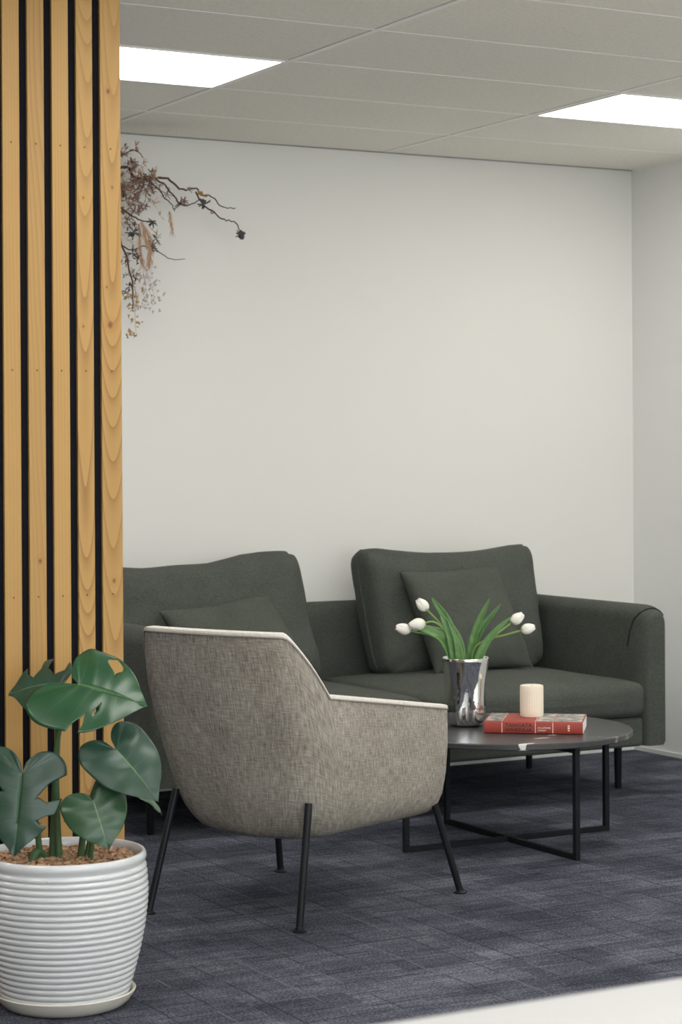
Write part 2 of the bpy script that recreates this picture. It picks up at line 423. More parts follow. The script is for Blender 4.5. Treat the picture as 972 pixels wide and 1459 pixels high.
# ------------------------------------------------------------------ sofa
SW = 2.13; SX = 4.945-SW/2
sofa = thing('sofa', 'dark green two-seater fabric sofa with black legs against the pale back wall', 'sofa', (SX, 0, 0))
YS0, YS1 = 6.41, 7.37      # front and back
SOFA_ROWS = []
def sofa_body():
    b = BM(); hw = SW/2; rc = .12; th = .118
    path = []
    L = YS1-YS0
    # left arm front -> back -> right arm front ; each entry (x, y, nx, ny) with n pointing inwards
    ny = 26
    caps = [0, .004, .012, .025, .045, .08]
    ss = caps + [.08+(L-rc-.08)*k/ny for k in range(1, ny+1)]
    for s in ss: path.append((-hw, YS0+s, 1, 0, s))
    for k in range(1, 9):
        a = pi - pi/2*k/8; path.append((-hw+rc+rc*cos(a), YS1-rc+rc*sin(a), -cos(a), -sin(a), 1))
    nx = 30
    for k in range(1, nx+1): path.append((-hw+rc+(SW-2*rc)*k/nx, YS1, 0, -1, 1))
    for k in range(1, 9):
        a = pi/2 - pi/2*k/8; path.append((hw-rc+rc*cos(a), YS1-rc+rc*sin(a), -cos(a), -sin(a), 1))
    for s in ss[::-1][1:]: path.append((hw, YS0+s, -1, 0, s))
    Z0, Z1, r = .185, .708, .056
    prof = []
    for z in (Z0+.02, Z0+.06, .3, .4, .5, .58): prof.append((0, z))
    for k in range(0, 9):
        a = pi - pi*k/8; prof.append((r+.0+r*cos(a), Z1-r+r*sin(a)))
    prof = [(0.012, Z0)]+[(0, z) for z in (Z0+.015, .26, .34, .42, .5, .58)]+[(r+r*cos(pi-pi*k/10), Z1-r+r*sin(pi-pi*k/10)) for k in range(11)]
    prof += [(2*r+.003, .61), (th, .55), (th+.002, .46), (th+.002, .38), (th+.002, .28), (th+.002, Z0)]
    rows = []; SOFA_ROWS.append((path, rows, prof))
    for (x, y, nx_, ny_, s) in path:
        q = sqrt(max(0, 1-(1-s/.08)**2)) if s < .08 else 1
        row = []
        for d, z in prof:
            c = th/2
            d2 = c+(d-c)*(.52+.48*q); z2 = z if z < .45 else z-(1-q)*.040*((z-.45)/.255)
            row.append((x+nx_*d2, y+ny_*d2, z2))
        rows.append(row)
    V = grid(b, rows)
    n = len(V[0])
    for e_, rev in ((V[0], False), (V[-1], True)):
        b.faces.new(e_ if rev else e_[::-1])
    for i in range(len(V)-1): b.faces.new((V[i][0], V[i+1][0], V[i+1][-1], V[i][-1]))
    return b
obj('arm_and_back_frame', sofa_body(), M['sofa'], sofa)
# front panel seams on the arms, following the upholstery from the inner face over the top
path_, rows_, prof_ = SOFA_ROWS[0]
for side in (0, 1):
    pts = []
    nP = len(prof_)
    for q, (kk, sv) in enumerate([(nP-5, .105), (nP-6, .092), (17, .074), (16, .058), (15, .046), (14, .036), (13, .028), (12, .022), (11, .018), (10, .015), (9, .013)]):
        idx = range(len(path_)) if side == 0 else range(len(path_)-1, -1, -1)
        prev = None
        for ii in idx:
            if path_[ii][4] >= sv:
                a, c = rows_[prev][kk], rows_[ii][kk]; t = (sv-path_[prev][4])/(path_[ii][4]-path_[prev][4]); pts.append([a[m_]+(c[m_]-a[m_])*t for m_ in range(3)]); break
            prev = ii
    b = BM(); tube(b, catmull(pts, 3), .0034, 6); obj('arm_seam', b, M['seam'], sofa)
# base platform between the arms
b = BM(); rbox(b, SW-.236, YS1-YS0-.03, .108, .014, 12, 3); obj('base', b, M['sofa'], sofa, True, (0, (YS0+YS1)/2-.008, .239))
# seat cushions
def seat_cushion(x0, x1, nm):
    w = x1-x0; d = .83; h = .125
    def df(q):
        u = q.x/(w/2); v = q.y/(d/2)
        cr = .036*max(0, 1-abs(u)**2.6)*max(0, 1-abs(v)**3)
        z = q.z + (cr if q.z > 0 else 0) + .004*mnoise.noise(Vector((q.x*5, q.y*5, nm)))
        y = q.y - (.012*(1-abs(u)**3) if q.y < 0 else 0)*(1-abs(q.z/h*1.2))
        return Vector((q.x, y, z))
    b = BM(); rbox(b, w, d, h, .036, 14, 5, df)
    return obj('seat_cushion', b, M['sofa'], sofa, True, ((x0+x1)/2, YS0+.0+d/2-.002, .358))
seat_cushion(-SW/2+.106, -.003, 1.3); seat_cushion(.003, SW/2-.106, 5.1)
for sx in (-1, 1):      # welt along the lower front edge of each cushion
    xa, xb = (sx*.03, sx*(SW/2-.14))
    b = BM(); tube(b, [(xa, YS0-.004, .303), (xb, YS0-.004, .303)], .003, 6); obj('cushion_seam', b, M['seam'], sofa)
# back cushions
def outline(u, v, dog, crn):
    m = max(abs(u), abs(v)); k = 1
    if crn and m > 1e-6: k = m/((abs(u)**crn+abs(v)**crn)**(1/crn)); k = 1-(1-k)*smooth01(.5, 1, m)
    return u*k*(1-dog*(1-v*v)), v*k*(1-dog*(1-u*u))
def pillow_bm(w, h, t, seed, px=2.6, dog=.03, wr=.006, n=26, sag=None, edge=.12, crn=0):
    b = BM(); lay = []
    def pt(u, v, side):
        uu, vv = outline(u, v, dog, crn)
        f = max(0, 1-abs(u)**px)**.5*max(0, 1-abs(v)**px)**.5
        th = t/2*f**.75 + edge*t*.5*min(1, f*6)
        k = Vector((u*w*3.2, v*h*3.2, seed+side*4))
        th += wr*f**.3*mnoise.noise(k)*1.3 + wr*.6*mnoise.noise(k*2.7)*f**.4
        p = Vector((uu*w/2, side*th, vv*h/2))
        if sag: p = sag(p, u, v)
        return p
    g = [sin(pi/2*(-1+2*i/n)) for i in range(n+1)]
    for side in (-1, 1):
        grid(b, [[pt(u, v, side) for u in g] for v in g])
    bmesh.ops.remove_doubles(b, verts=b.verts, dist=.0008); return b
def put_cushion(name, bm, mat, loc, tilt, rz, roll=0, parent=None):
    o = obj(name, bm, mat, parent, 'all', loc)
    o.rotation_mode = 'XYZ'
    o.rotation_euler = (Matrix.Rotation(rz, 3, 'Z') @ Matrix.Rotation(tilt, 3, 'X') @ Matrix.Rotation(roll, 3, 'Y')).to_euler()
    return o
def sag_r(p, u, v):
    top = max(0, v); p.z -= .042*top*(1-abs(u)**2.2)
    p.x += .012*v*u - .018*max(0, -v)*u*0
    p.y += -.02*max(0, -v)**2
    return p
def sag_l(p, u, v):
    top = max(0, v); p.z -= (.052*(1-smooth01(-.3, 1.0, u))+.006*(1-u*u)+.004*sin(u*9))*top
    p.x += .030*(1-v)*.65*max(0, u)
    p.y += -.03*max(0, -v)**2
    return p
def shear(k, tl=0):
    def fn(p, u, v):
        p.x -= k*p.z; p.z += tl*max(0, -u)*max(0, v); return p
    return fn
def edge_path(w, h, dog, sagf, t=0):
    pts = []
    for (a, c) in (((-1, -1), (1, -1)), ((1, -1), (1, 1)), ((1, 1), (-1, 1)), ((-1, 1), (-1, -1))):
        for k in range(12):
            q = k/12; u = a[0]+(c[0]-a[0])*q; v = a[1]+(c[1]-a[1])*q
            uu, vv = outline(u, v, dog, 9); p = Vector((uu*w/2, 0, vv*h/2)); pts.append(sagf(p, u, v) if sagf else p)
    return pts+[pts[0]]
c2 = put_cushion('back_cushion', pillow_bm(.765, .52, .20, 3.3, 4.6, .012, .014, 34, sag_r, .30, 11), M['sofa'], (4.418-SX, 7.13, .672), rad(-13), 0, 0, sofa)
c1 = put_cushion('back_cushion', pillow_bm(.86, .52, .20, 9.1, 4.6, .012, .013, 34, sag_l, .30, 11), M['sofa'], (3.315-SX, 7.12, .668), rad(-14), rad(0), 0, sofa)
for c, w, h, s in ((c2, .765, .52, sag_r), (c1, .86, .52, sag_l)):
    b = BM(); tube(b, edge_path(w*1.004, h*1.004, .012, s), .0055, 6, False); obj('piping', b, M['sofa'], c)
# legs
for x, y in ((4.852, 6.614), (4.852, 7.22), (SX*2-4.852, 6.614), (SX*2-4.852, 7.22)):
    b = BM(); tube(b, [(x-SX, y, 0), (x-SX, y, .004), (x-SX, y, .188)], [.0115, .013, .016], 14); obj('leg', b, M['black_metal'], sofa)

# throw pillows
def throw(label, loc, tilt, rz, roll, w, h, seed, sg=None):
    o = put_cushion('throw_pillow', pillow_bm(w, h, .13, seed, 2.3, .05, .016, 28, sg, .05), M['pillow'], loc, tilt, rz, roll)
    tag(o, label, 'pillow', 'green throw pillows on the sofa'); return o
throw('dark green throw pillow leaning on the right back cushion behind the tulips', (4.358, 6.905, .645), rad(-20), rad(-4), rad(-1.5), .425, .41, 2.2, shear(.17))
throw('dark green throw pillow slumped against the left back cushion behind the armchair', (3.372, 6.862, .588), rad(-34), rad(3), rad(-8), .45, .37, 7.7, shear(.14, .02))

# ------------------------------------------------------------------ armchair
TH = rad(26)
chair = thing('armchair', 'beige-grey tweed tub armchair with thin black metal legs', 'armchair', (2.84, 5.42, 0), TH)
#          z     wfront wback  back   front  corner
LV = [(.208, .225, .130, -.150, .270, .10),
      (.214, .262, .185, -.196, .284, .12),
      (.232, .290, .228, -.234, .290, .13),
      (.275, .310, .258, -.262, .290, .13),
      (.345, .322, .280, -.288, .292, .13),
      (.450, .332, .297, -.314, .289, .125),
      (.550, .338, .306, -.341, .277, .12),
      (.640, .342, .306, -.362, .272, .11),
      (.72, .342, .296, -.380, .272, .10),
      (.80, .340, .280, -.396, .272, .09)]
NS, NC, NB = 30, 14, 18
def plan(z, inset=0):
    wf, wb, bk, fr, rc = lerp_tab(LV, z)
    wf -= inset; wb -= inset; bk += inset; rc = max(.03, rc-inset)
    pts = []
    for k in range(NS):
        t = k/NS; pts.append((fr+(bk+rc-fr)*t, wf+(wb-wf)*t**1.3))
    for k in range(NC):
        a = pi/2*k/NC; pts.append((bk+rc-rc*sin(a), wb-rc+rc*cos(a)))
    half = NB//2
    for k in range(half+1):
        t = k/half; pts.append((bk-.012*sin(pi/2*t), (wb-rc)*(1-t)))
    return pts + [(x, -y) for x, y in pts[:-1][::-1]]
NU = 2*(NS+NC+NB//2)+1
def top_at(f):
    if f < -.375: return .800
    if f < -.262: return .800+(.630-.800)*(f+.375)/(.375-.262)
    return .630+(.552-.630)*(f+.262)/(.262+.275)
TOPZ = []
for j_ in range(NU//2+1):
    z_ = .7
    for it in range(60): z_ = .6*z_+.4*top_at(plan(z_)[j_][0])
    TOPZ.append(z_)
for it in range(2):      # ease the back corner, keep the elbow of the arm crisp
    TOPZ = [TOPZ[0]]+[(TOPZ[q-1]+2*TOPZ[q]+TOPZ[q+1])/4 if TOPZ[q] > .70 else TOPZ[q] for q in range(1, len(TOPZ)-1)]+[TOPZ[-1]]
def topz(j): return TOPZ[min(j, NU-1-j)]
def warp(p):
    f, l, z = p; k = 1-smooth01(.22, .42, z)
    return (f, l, z+.050*(f+.15)*k)
def chair_shell():
    b = BM(); rows = []; uv = []
    tt = [0, .02, .05, .09, .14, .2, .27, .35, .43, .51, .59, .67, .75, .83, .9, .96, .985]
    th = .042
    seq = []
    for t in tt: seq.append(('o', t))
    # rounded rim
    rim = [(0.0, 1.0-.0), (.006, 1.0), (.5, 1.0), (.994, 1.0)]
    def at(j, t, inset): 
        z = LV[0][0]+(topz(j)-LV[0][0])*t
        f, l = plan(z, inset)[j]; return [f, l, z]
    arc = [0.0]
    base = plan(.55)
    for j in range(1, NU): arc.append(arc[-1]+math.dist(base[j], base[j-1]))
    def addrow(fn, v):
        rows.append([warp(fn(j)) for j in range(NU)]); uv.append([(arc[j], v if v is not None else 0) for j in range(NU)])
    for t in tt: addrow(lambda j, t=t: at(j, t, 0), .58*t)
    for ins, dz in ((.0015, -.004), (.005, -.0008), (.012, 0), (th*.5, .0015), (th-.012, 0), (th-.005, -.0008), (th-.0015, -.004)):
        addrow(lambda j, ins=ins, dz=dz: (lambda p: [p[0], p[1], topz(j)+dz])(at(j, 1, ins)), .58+ins)
    for t in (.96, .9, .83, .75, .67, .59, .51, .43, .35, .27): addrow(lambda j, t=t: at(j, t, th+.01*(1-t)), .62+.58*(1-t))
    V = grid(b, rows, uv)
    lay = b.loops.layers.uv.verify()
    # front ends of the arms and the underside
    nO = len(tt); nR = 7
    outer = list(range(nO+3)); inner = list(range(len(rows)-1, nO+3, -1))
    for j, fl in ((0, 0), (NU-1, 1)):
        low = [V[i][j] for i in range(0, len(rows))]
        f = b.faces.new(low if fl else low[::-1])
        for lp in f.loops: lp[lay].uv = (lp.vert.co.x+lp.vert.co.y, lp.vert.co.z)
    f = b.faces.new(V[0][::-1])
    for lp in f.loops: lp[lay].uv = (lp.vert.co.x, lp.vert.co.y)
    return b, rows, nO
sb, crow, nO = chair_shell()
shell = obj('shell', sb, M['chair'], chair)
# welted rim along the top edge, light from above painted in as paler tweed
rb = BM(); th = .042
rr = []; ru = []
for ins, dz in ((-.0012, -.007), (-.0022, -.003), (-.0005, .0012), (.006, .003), (.021, .0042), (.036, .003), (.043, .0005), (.0445, -.006)):
    row = []
    for j in range(NU):
        z = topz(j); f, l = plan(z, ins)[j]; row.append(warp((f, l, z+dz)))
    rr.append(row); ru.append([(j*.02, ins+dz) for j in range(NU)])
V = grid(rb, rr, ru)
for j in (0, NU-1): rb.faces.new([r_[j] for r_ in V])
obj('rim_band', rb, M['chair_rim'], chair)
pb = BM(); tube(pb, [warp((*plan(topz(j), -.002)[j], topz(j)-.0085)) for j in range(NU)], .0024, 6); obj('welt', pb, plain('chair_welt', (.30, .28, .25), .85, 0, .1), shell)
# seat
def seat_df(q):
    t = (q.x+.29)/.58; return Vector((q.x, q.y*(.86+.14*smooth01(-.3, .2, q.x)), q.z+.02*(1-(q.y/.27)**2)*(1 if q.z > 0 else 0)+.015*t))
b = BM(); rbox(b, .565, .545, .10, .035, 10, 4, seat_df); obj('seat_cushion', b, M['chair_in'], chair, True, (.03, 0, .40))
b = BM(); rbox(b, .47, .50, .085, .03, 8, 4, lambda q: Vector((q.x, q.y*(.80+.2*smooth01(-.25, .15, q.x)), q.z))); obj('seat_base', b, M['chair_in'], chair, True, (.05, 0, .312))
def rod(name, p0, p1, r, par):
    b = BM(); tube(b, [p0, p1], r, 14); return obj(name, b, M['black_metal'], par)
def foot(par, p):
    b = BM(); lathe(b, [(0, 0), (.019, 0), (.020, .003), (.012, .007), (.0105, .014), (0, .014)], 20, p[0], p[1]); obj('foot', b, M['black_metal'], par)
LEGS = [((-.326, -.247, 0), (-.265, -.236, .335)), ((-.372, .240, 0), (-.262, .230, .335)), ((.345, -.335, 0), (.275, -.295, .262)), ((.312, .292, 0), (.275, .285, .262))]
for p0, p1 in LEGS:
    l = rod('leg', (p0[0], p0[1], .008), p1, .0105, chair); foot(l, p0)
# underseat frame linking the legs
b = BM()
for a, c in (((-.18, -.16, .226), (.24, -.21, .246)), ((-.18, .16, .226), (.24, .21, .246)), ((-.16, -.16, .226), (-.16, .16, .226)), ((.262, -.27, .250), (.262, .27, .250))):
    tube(b, [a, c], .009, 10)
obj('underframe', b, M['black_metal'], chair)

# ------------------------------------------------------------------ coffee table
TC = (3.878, 5.893)
RZ = rad(0)
MARKS = [(-.165, -.357, rad(105), .036, .014), (-.05, -.27, rad(-62), .034, .008), (.02, -.225, rad(-62), .026, .006)]
M['marble'] = marble_mat()
table = thing('coffee_table', 'round black marble coffee table on a thin crossed black frame', 'coffee table', (TC[0], TC[1], 0))
b = BM(); RT = .408; ZT = .374
lathe(b, [(0, ZT-.020), (RT-.003, ZT-.020), (RT, ZT-.017), (RT, ZT-.003), (RT-.003, ZT), (0, ZT)], 128); obj('tabletop', b, M['marble'], table)
LG = [(-.394, 0), (0, -.386), (.394, 0), (0, .386)]
for x, y in LG:
    b = BM(); sq_tube(b, (x, y, 0), (x, y, ZT-.036), .017); obj('leg', b, M['black_metal'], table, False)
b = BM(); sq_tube(b, (-.3855, 0, .0085), (.3855, 0, .0085), .0168); obj('floor_bar', b, M['black_metal'], table, False)
b = BM(); sq_tube(b, (0, -.3775, .0087), (0, .3775, .0087), .0173); obj('floor_bar', b, M['black_metal'], table, False)
b = BM(); sq_tube(b, (-.404, 0, ZT-.029), (.404, 0, ZT-.029), .018); obj('top_bar', b, M['black_metal'], table, False)
b = BM(); sq_tube(b, (0, -.396, ZT-.0291), (0, .396, ZT-.0291), .0182); obj('top_bar', b, M['black_metal'], table, False)
# ------------------------------------------------------------------ vase
VX, VY = 3.786, 6.008
chrome = NT('chrome_mirror'); chrome.col((.80, .79, .775)); chrome.set(Metallic=1, Roughness=.04)
chrome.bump(chrome.noise(chrome.coords(), 45, 2), .10, .003)
vase = thing('vase', 'shiny chrome vase with wavy pleated sides holding white tulips', 'vase', (VX, VY, ZT))
b = BM()
def vmod(a, z, i):
    k = 1-smooth01(.06, .21, z); return 1+.070*k*cos(5*a+.6)+.03*k*sin(3*a)+.035*(1-smooth01(.05, .14, z))*cos(8*a+1)
outp = [(0, .0), (.040, .0), (.050, .004), (.060, .014), (.066, .035), (.0675, .06), (.068, .10), (.070, .14), (.073, .18), (.0765, .215), (.0785, .2265), (.0775, .2285), (.0755, .226)]
inp = [(.0715, .20), (.069, .16), (.065, .12), (.063, .08), (.059, .035), (.045, .018), (0, .014)]
lathe(b, outp+inp, 96, 0, 0, vmod); obj('vase_body', b, chrome.m, vase, 'all')

# ------------------------------------------------------------------ tulips
M['stem'] = plain('tulip_stem', (.20, .33, .085), .45, 0, .4, .15)
M['tleaf'] = leaf_mat('tulip_leaf', (.055, .145, .038), (.11, .235, .065), (.20, .33, .12), (.10, .20, .07), .4)
pm = NT('tulip_petal_white'); uvp = pm.coords('UV'); ps, pt_, _ = pm.sep(uvp)[:3]
pm.col(pm.ramp(ps, [(.0, (.62, .66, .42)), (.22, (.80, .79, .70)), (1, (.86, .84, .79))])); pm.set(Roughness=.5); pm.b.inputs['Subsurface Weight'].default_value = .15; pm.b.inputs['Subsurface Radius'].default_value = (.01, .008, .006)
M['petal'] = pm.m
def bloom_bm(base, d, size, ph):
    b = BM(); d = Vector(d).normalized(); u, w = frame_of(d); base = Vector(base)
    for ring, (n, r0, hh, op) in enumerate(((3, 1.0, 1.0, .0), (3, .84, 1.03, .03))):
        for k in range(n):
            a0 = ph+2*pi*k/n+ring*pi/3; rows = []; uv = []
            for i in range(9):
                s = i/8; rad_ = size*.46*r0*(sin(pi*(.06+.80*s**.85))**.8)*(1-.20*s)
                hgt = size*1.18*hh*s; half = rad(66)*(1-.0*s)*(sin(pi*min(.97, .2+.66*s**.9))**.7)*(1 if s < .85 else 1-.55*(s-.85)/.15)
                row = []; ur = []
                for j in range(7):
                    t = -1+j/3; a = a0+half*t; rr_ = rad_*(1+.05*(1-t*t))
                    row.append(base+d*(hgt-size*.05*t*t*s)+(u*cos(a)+w*sin(a))*rr_); ur.append((s, .5+t/2))
                rows.append(row); uv.append(ur)
            grid(b, rows, uv)
    return b
def blade_bm(pts, wid, nrm, fold=.35, twist=0.0):
    """lance-shaped leaf along a curve"""
    b = BM(); c = catmull(pts, 6); n = len(c); rows = []; uv = []; nrm = Vector(nrm)
    for i, p in enumerate(c):
        s = i/(n-1); t = (c[min(i+1, n-1)]-c[max(i-1, 0)]).normalized()
        side = t.cross(nrm).normalized(); nn = side.cross(t).normalized()
        side, nn = side*cos(twist*s)+nn*sin(twist*s), nn*cos(twist*s)-side*sin(twist*s)
        w = wid*(.55+.45*smooth01(0, .45, s))*(max(0, 1-s**2.4)**.62)
        rows.append([p+side*w*q+nn*abs(q)*w*fold for q in (-1, -.6, -.25, 0, .25, .6, 1)]); uv.append([(s, .5+q*.5) for q in (-1, -.6, -.25, 0, .25, .6, 1)])
    grid(b, rows, uv); return b
RIGHT = Vector((.875, -.483, 0)); FWD = Vector((.483, .875, 0)); UP = Vector((0, 0, 1))
VC = Vector((VX, VY, 0))
def vp(r, f, z): return VC+RIGHT*r+FWD*f+UP*z          # right / away / height from the vase axis
def solidify(o, t):
    md = o.modifiers.new('thickness', 'SOLIDIFY'); md.thickness = t; md.offset = 0
def tulip(label, pts, size, leaves, ph):
    t = thing('tulip', label, 'tulip', pts[0], 0, 'white tulips in the chrome vase')
    o = Vector(pts[0]); c = catmull(pts, 8); d = (c[-1]-c[-3]).normalized()
    b = BM(); tube(b, [p-o for p in c], [.0042-.0012*i/len(c) for i in range(len(c))], 8); obj('stem', b, M['stem'], t)
    q = obj('bloom', bloom_bm(c[-1]-o-d*.004, d, size, ph), M['petal'], t, 'all'); solidify(q, .0012)
    for lp, w, nr, tw in leaves:
        l = obj('leaf', blade_bm([p-o for p in lp], w, nr, .35, tw), M['tleaf'], t, 'all'); solidify(l, .001)
NF = -FWD*.8+UP*.5
tulip('white tulip bloom highest of the three on the left side of the chrome vase', [vp(-.02, 0, .40), vp(-.035, .01, .60), vp(-.075, .005, .700), vp(-.128, -.0, .762)], .042,
      [([vp(-.015, .01, .50), vp(-.035, .01, .62), vp(-.06, .01, .72), vp(-.112, .01, .802)], .021, NF, .3)], .2)
tulip('white tulip bloom middle of the three on the left side of the chrome vase', [vp(-.025, -.02, .40), vp(-.04, -.02, .60), vp(-.07, -.03, .690), vp(-.105, -.03, .722), vp(-.138, -.03, .719)], .047,
      [([vp(-.02, -.02, .50), vp(-.038, -.025, .60), vp(-.075, -.03, .668), vp(-.13, -.03, .695), vp(-.188, -.03, .712)], .027, NF, -.2)], .9)
tulip('white tulip bloom lowest and farthest left over the chrome vase', [vp(-.03, -.01, .40), vp(-.05, -.015, .60), vp(-.10, -.02, .668), vp(-.186, -.02, .694)], .043,
      [([vp(-.02, -.03, .50), vp(-.03, -.035, .60), vp(-.048, -.035, .68), vp(-.085, -.03, .752)], .026, NF, .2), ([vp(-.01, -.03, .50), vp(-.018, -.038, .60), vp(-.028, -.04, .665), vp(-.062, -.035, .735)], .020, NF, .1)], 1.7)
tulip('white tulip bloom upper of the two on the right side of the chrome vase', [vp(.03, 0, .40), vp(.052, -.005, .60), vp(.09, -.01, .665), vp(.155, -.01, .718)], .042,
      [([vp(.02, -.02, .50), vp(.042, -.03, .60), vp(.085, -.03, .675), vp(.155, -.03, .742)], .016, NF, .2),
       ([vp(-.01, .02, .50), vp(.015, .02, .60), vp(.04, .02, .70), vp(.085, .02, .800)], .017, NF, .3)], .4)
tulip('white tulip bloom lowest and farthest right over the chrome vase', [vp(.02, .01, .40), vp(.022, .01, .60), vp(.06, 0, .655), vp(.13, -.01, .676), vp(.188, -.015, .692)], .040,
      [([vp(.0, .03, .50), vp(.018, .03, .60), vp(.052, .03, .690), vp(.122, .03, .778)], .016, NF, -.2)], 1.2)

# ------------------------------------------------------------------ book and candle
BA = math.atan2(5.633-5.817, 3.966-3.735)
book = thing('book', 'thick red hardback book lying on the black marble table', 'book', (3.735, 5.817, ZT), BA)
BL, BW, BT = .318, .222, .040
red = plain('book_cover_red', (.30, .045, .030), .42, 0, .4, .12, 0, 30)
page = NT('book_pages'); page.col(page.ramp(page.noise(page.mapping(page.coords(), (3, 3, 900)), 1, 1), [(.3, (.74, .72, .67)), (.7, (.88, .86, .82))])); page.set(Roughness=.8)
b = BM(); box(b, .002, BL+.0003, .004, BW-.005, .0028, BT-.0028); obj('pages', b, page.m, book, False)
b = BM()
sec = [(BW, 0), (.006, 0), (.0015, .003), (0, .009), (-.0008, BT/2), (0, BT-.009), (.0015, BT-.003), (.006, BT), (BW, BT)]
ins = [(BW, .0028), (.008, .0028), (.004, .006), (.0025, BT/2), (.004, BT-.006), (.008, BT-.0028), (BW, BT-.0028)]
loop = sec+ins[::-1]
va = [b.verts.new((0, y, z)) for y, z in loop]; vb = [b.verts.new((BL, y, z)) for y, z in loop]
for i in range(len(loop)):
    k2 = (i+1) % len(loop); b.faces.new((va[i], vb[i], vb[k2], va[k2]))
b.faces.new(va[::-1]); b.faces.new(vb)
cover = obj('cover', b, red, book)
pale = plain('book_pale_line', (.72, .55, .48), .5)
for i, x in enumerate((.058, .166, .222)):
    b = BM(); box(b, x-.0011, x+.0011, -.0014, -.0002, .003, BT-.003); box(b, x-.0011, x+.0011, .004, BW, BT-.0003, BT+.0004); obj('spine_band', b, pale, book, False)
# photographs printed on the front cover, between the bands
photo = NT('cover_photo_grey'); pv = photo.coords(); photo.col(photo.ramp(photo.noise(pv, 38, 4), [(.3, (.06, .055, .05)), (.5, (.30, .28, .25)), (.7, (.66, .63, .58))])); photo.set(Roughness=.4)
for x0, x1 in ((.004, .055), (.170, .219), (.226, BL-.004)):
    b = BM(); box(b, x0, x1, .010, BW-.004, BT-.0003, BT+.0003); obj('cover_photograph', b, photo.m, book, False)
def text(s, size, x, z, mat, name, wmax=None):
    cu = bpy.data.curves.new('t', 'FONT'); cu.body = s; cu.size = size; cu.extrude = .0002; cu.align_x = 'CENTER'; cu.align_y = 'CENTER'; cu.offset = size*.018
    to = bpy.data.objects.new('t', cu); COL.objects.link(to); bpy.context.view_layer.update()
    me = bpy.data.meshes.new_from_object(to.evaluated_get(bpy.context.evaluated_depsgraph_get())); bpy.data.objects.remove(to)
    xs_ = [v.co.x for v in me.vertices]; k = 1 if not wmax else wmax/(max(xs_)-min(xs_))
    for v in me.vertices: v.co.x *= k
    me.materials.clear(); me.materials.append(mat)
    o = bpy.data.objects.new(name, me); COL.objects.link(o); o.parent = book; o.location = (x, -.0012, z); o.rotation_euler = (pi/2, 0, 0); return o
ink = plain('spine_ink_dark', (.06, .012, .010), .5); wht = plain('spine_ink_pale', (.78, .66, .60), .5)
text('TANGATA', .016, .112, .0272, ink, 'spine_title', .088)
text('WHENUA', .016, .112, .0125, ink, 'spine_title', .088)
text('AN ILLUSTRATED', .0062, .194, .0200, wht, 'spine_subtitle', .042)
text('HISTORY', .0062, .187, .0115, wht, 'spine_subtitle', .027)
b = BM(); 
for k_, (x, z, w, h) in enumerate(((.273, .0275, .006, .004), (.273, .0205, .007, .0055), (.273, .0130, .006, .004))): box(b, x-w/2, x+w/2, -.0014, -.0004, z-h/2, z+h/2, .0004, 1)
obj('publisher_emblem', b, wht, book, False)

wax = NT('candle_wax'); wax.col((.80, .715, .585)); wax.set(Roughness=.5); wax.b.inputs['Subsurface Weight'].default_value = .35; wax.b.inputs['Subsurface Radius'].default_value = (.02, .012, .006)
cand = thing('candle', 'ivory pillar candle standing on the red book', 'candle', (3.935, 5.838, ZT+BT+.0005))
b = BM(); RC, HCN = .0385, .103
def rib(a, z, i): return 1+.007*cos(30*a)*(1 if .01 < z < HCN-.006 else .3)
lathe(b, [(0, 0), (RC-.002, 0), (RC, .003), (RC, .02), (RC, .05), (RC, .08), (RC, HCN-.005), (RC-.0015, HCN-.001), (RC-.005, HCN), (.020, HCN-.003), (.006, HCN-.005), (0, HCN-.005)], 150, 0, 0, rib); obj('wax_body', b, wax.m, cand)
b = BM(); tube(b, [(0, 0, HCN-.006), (.0005, 0, HCN-.002), (.002, 0, HCN+.001)], .0011, 6); obj('wick', b, plain('wick_cotton', (.55, .5, .42), .8), cand)

# ------------------------------------------------------------------ potted monstera
PX, PY = 1.834, 4.668
plant = thing('potted_monstera', 'large-leaved green monstera in a white ribbed ceramic pot', 'potted plant', (PX, PY, 0))
glaze = NT('white_glaze'); gv = glaze.coords(); gs = glaze.noise(gv, 160, 2)
glaze.col(glaze.mix(glaze.math('GREATER_THAN', gs, .745), glaze.mix(glaze.noise(gv, 8, 3), (.53, .56, .58), (.60, .62, .63)), (.30, .31, .31)))
glaze.set(Roughness=.22); glaze.b.inputs['Coat Weight'].default_value = .3
def potr(z):
    tab = [(.0, .140), (.03, .148), (.08, .162), (.13, .175), (.18, .185), (.23, .1915), (.27, .1935), (.31, .1905), (.335, .187), (.36, .184)]
    return lerp_tab(tab, z)[0]
prof = [(0, .012), (.132, .012), (.139, .014)]
NRIB = 21; z0, z1 = .026, .330
for k in range(NRIB):
    for q in range(8):
        z = z0+(z1-z0)*(k+q/8)/NRIB; s = (q/8); prof.append((potr(z)+.0056*(abs(sin(pi*s))**.6)-.003, z))
prof += [(potr(.330)-.003, .330), (.1865, .334), (.190, .339), (.191, .346), (.1895, .353), (.186, .357), (.181, .357), (.177, .353), (.175, .345), (.173, .30), (0, .28)]
b = BM(); lathe(b, prof, 120); obj('pot', b, glaze.m, plant)
b = BM(); lathe(b, [(0, 0), (.128, 0), (.140, .004), (.150, .013), (.160, .027), (.1645, .036), (.1625, .0385), (.158, .037), (.151, .024), (.143, .0145), (.130, .0112), (0, .0112)], 96); obj('saucer', b, plain('saucer_cream_glaze', (.60, .58, .52), .3, 0, .5, .06), plant)
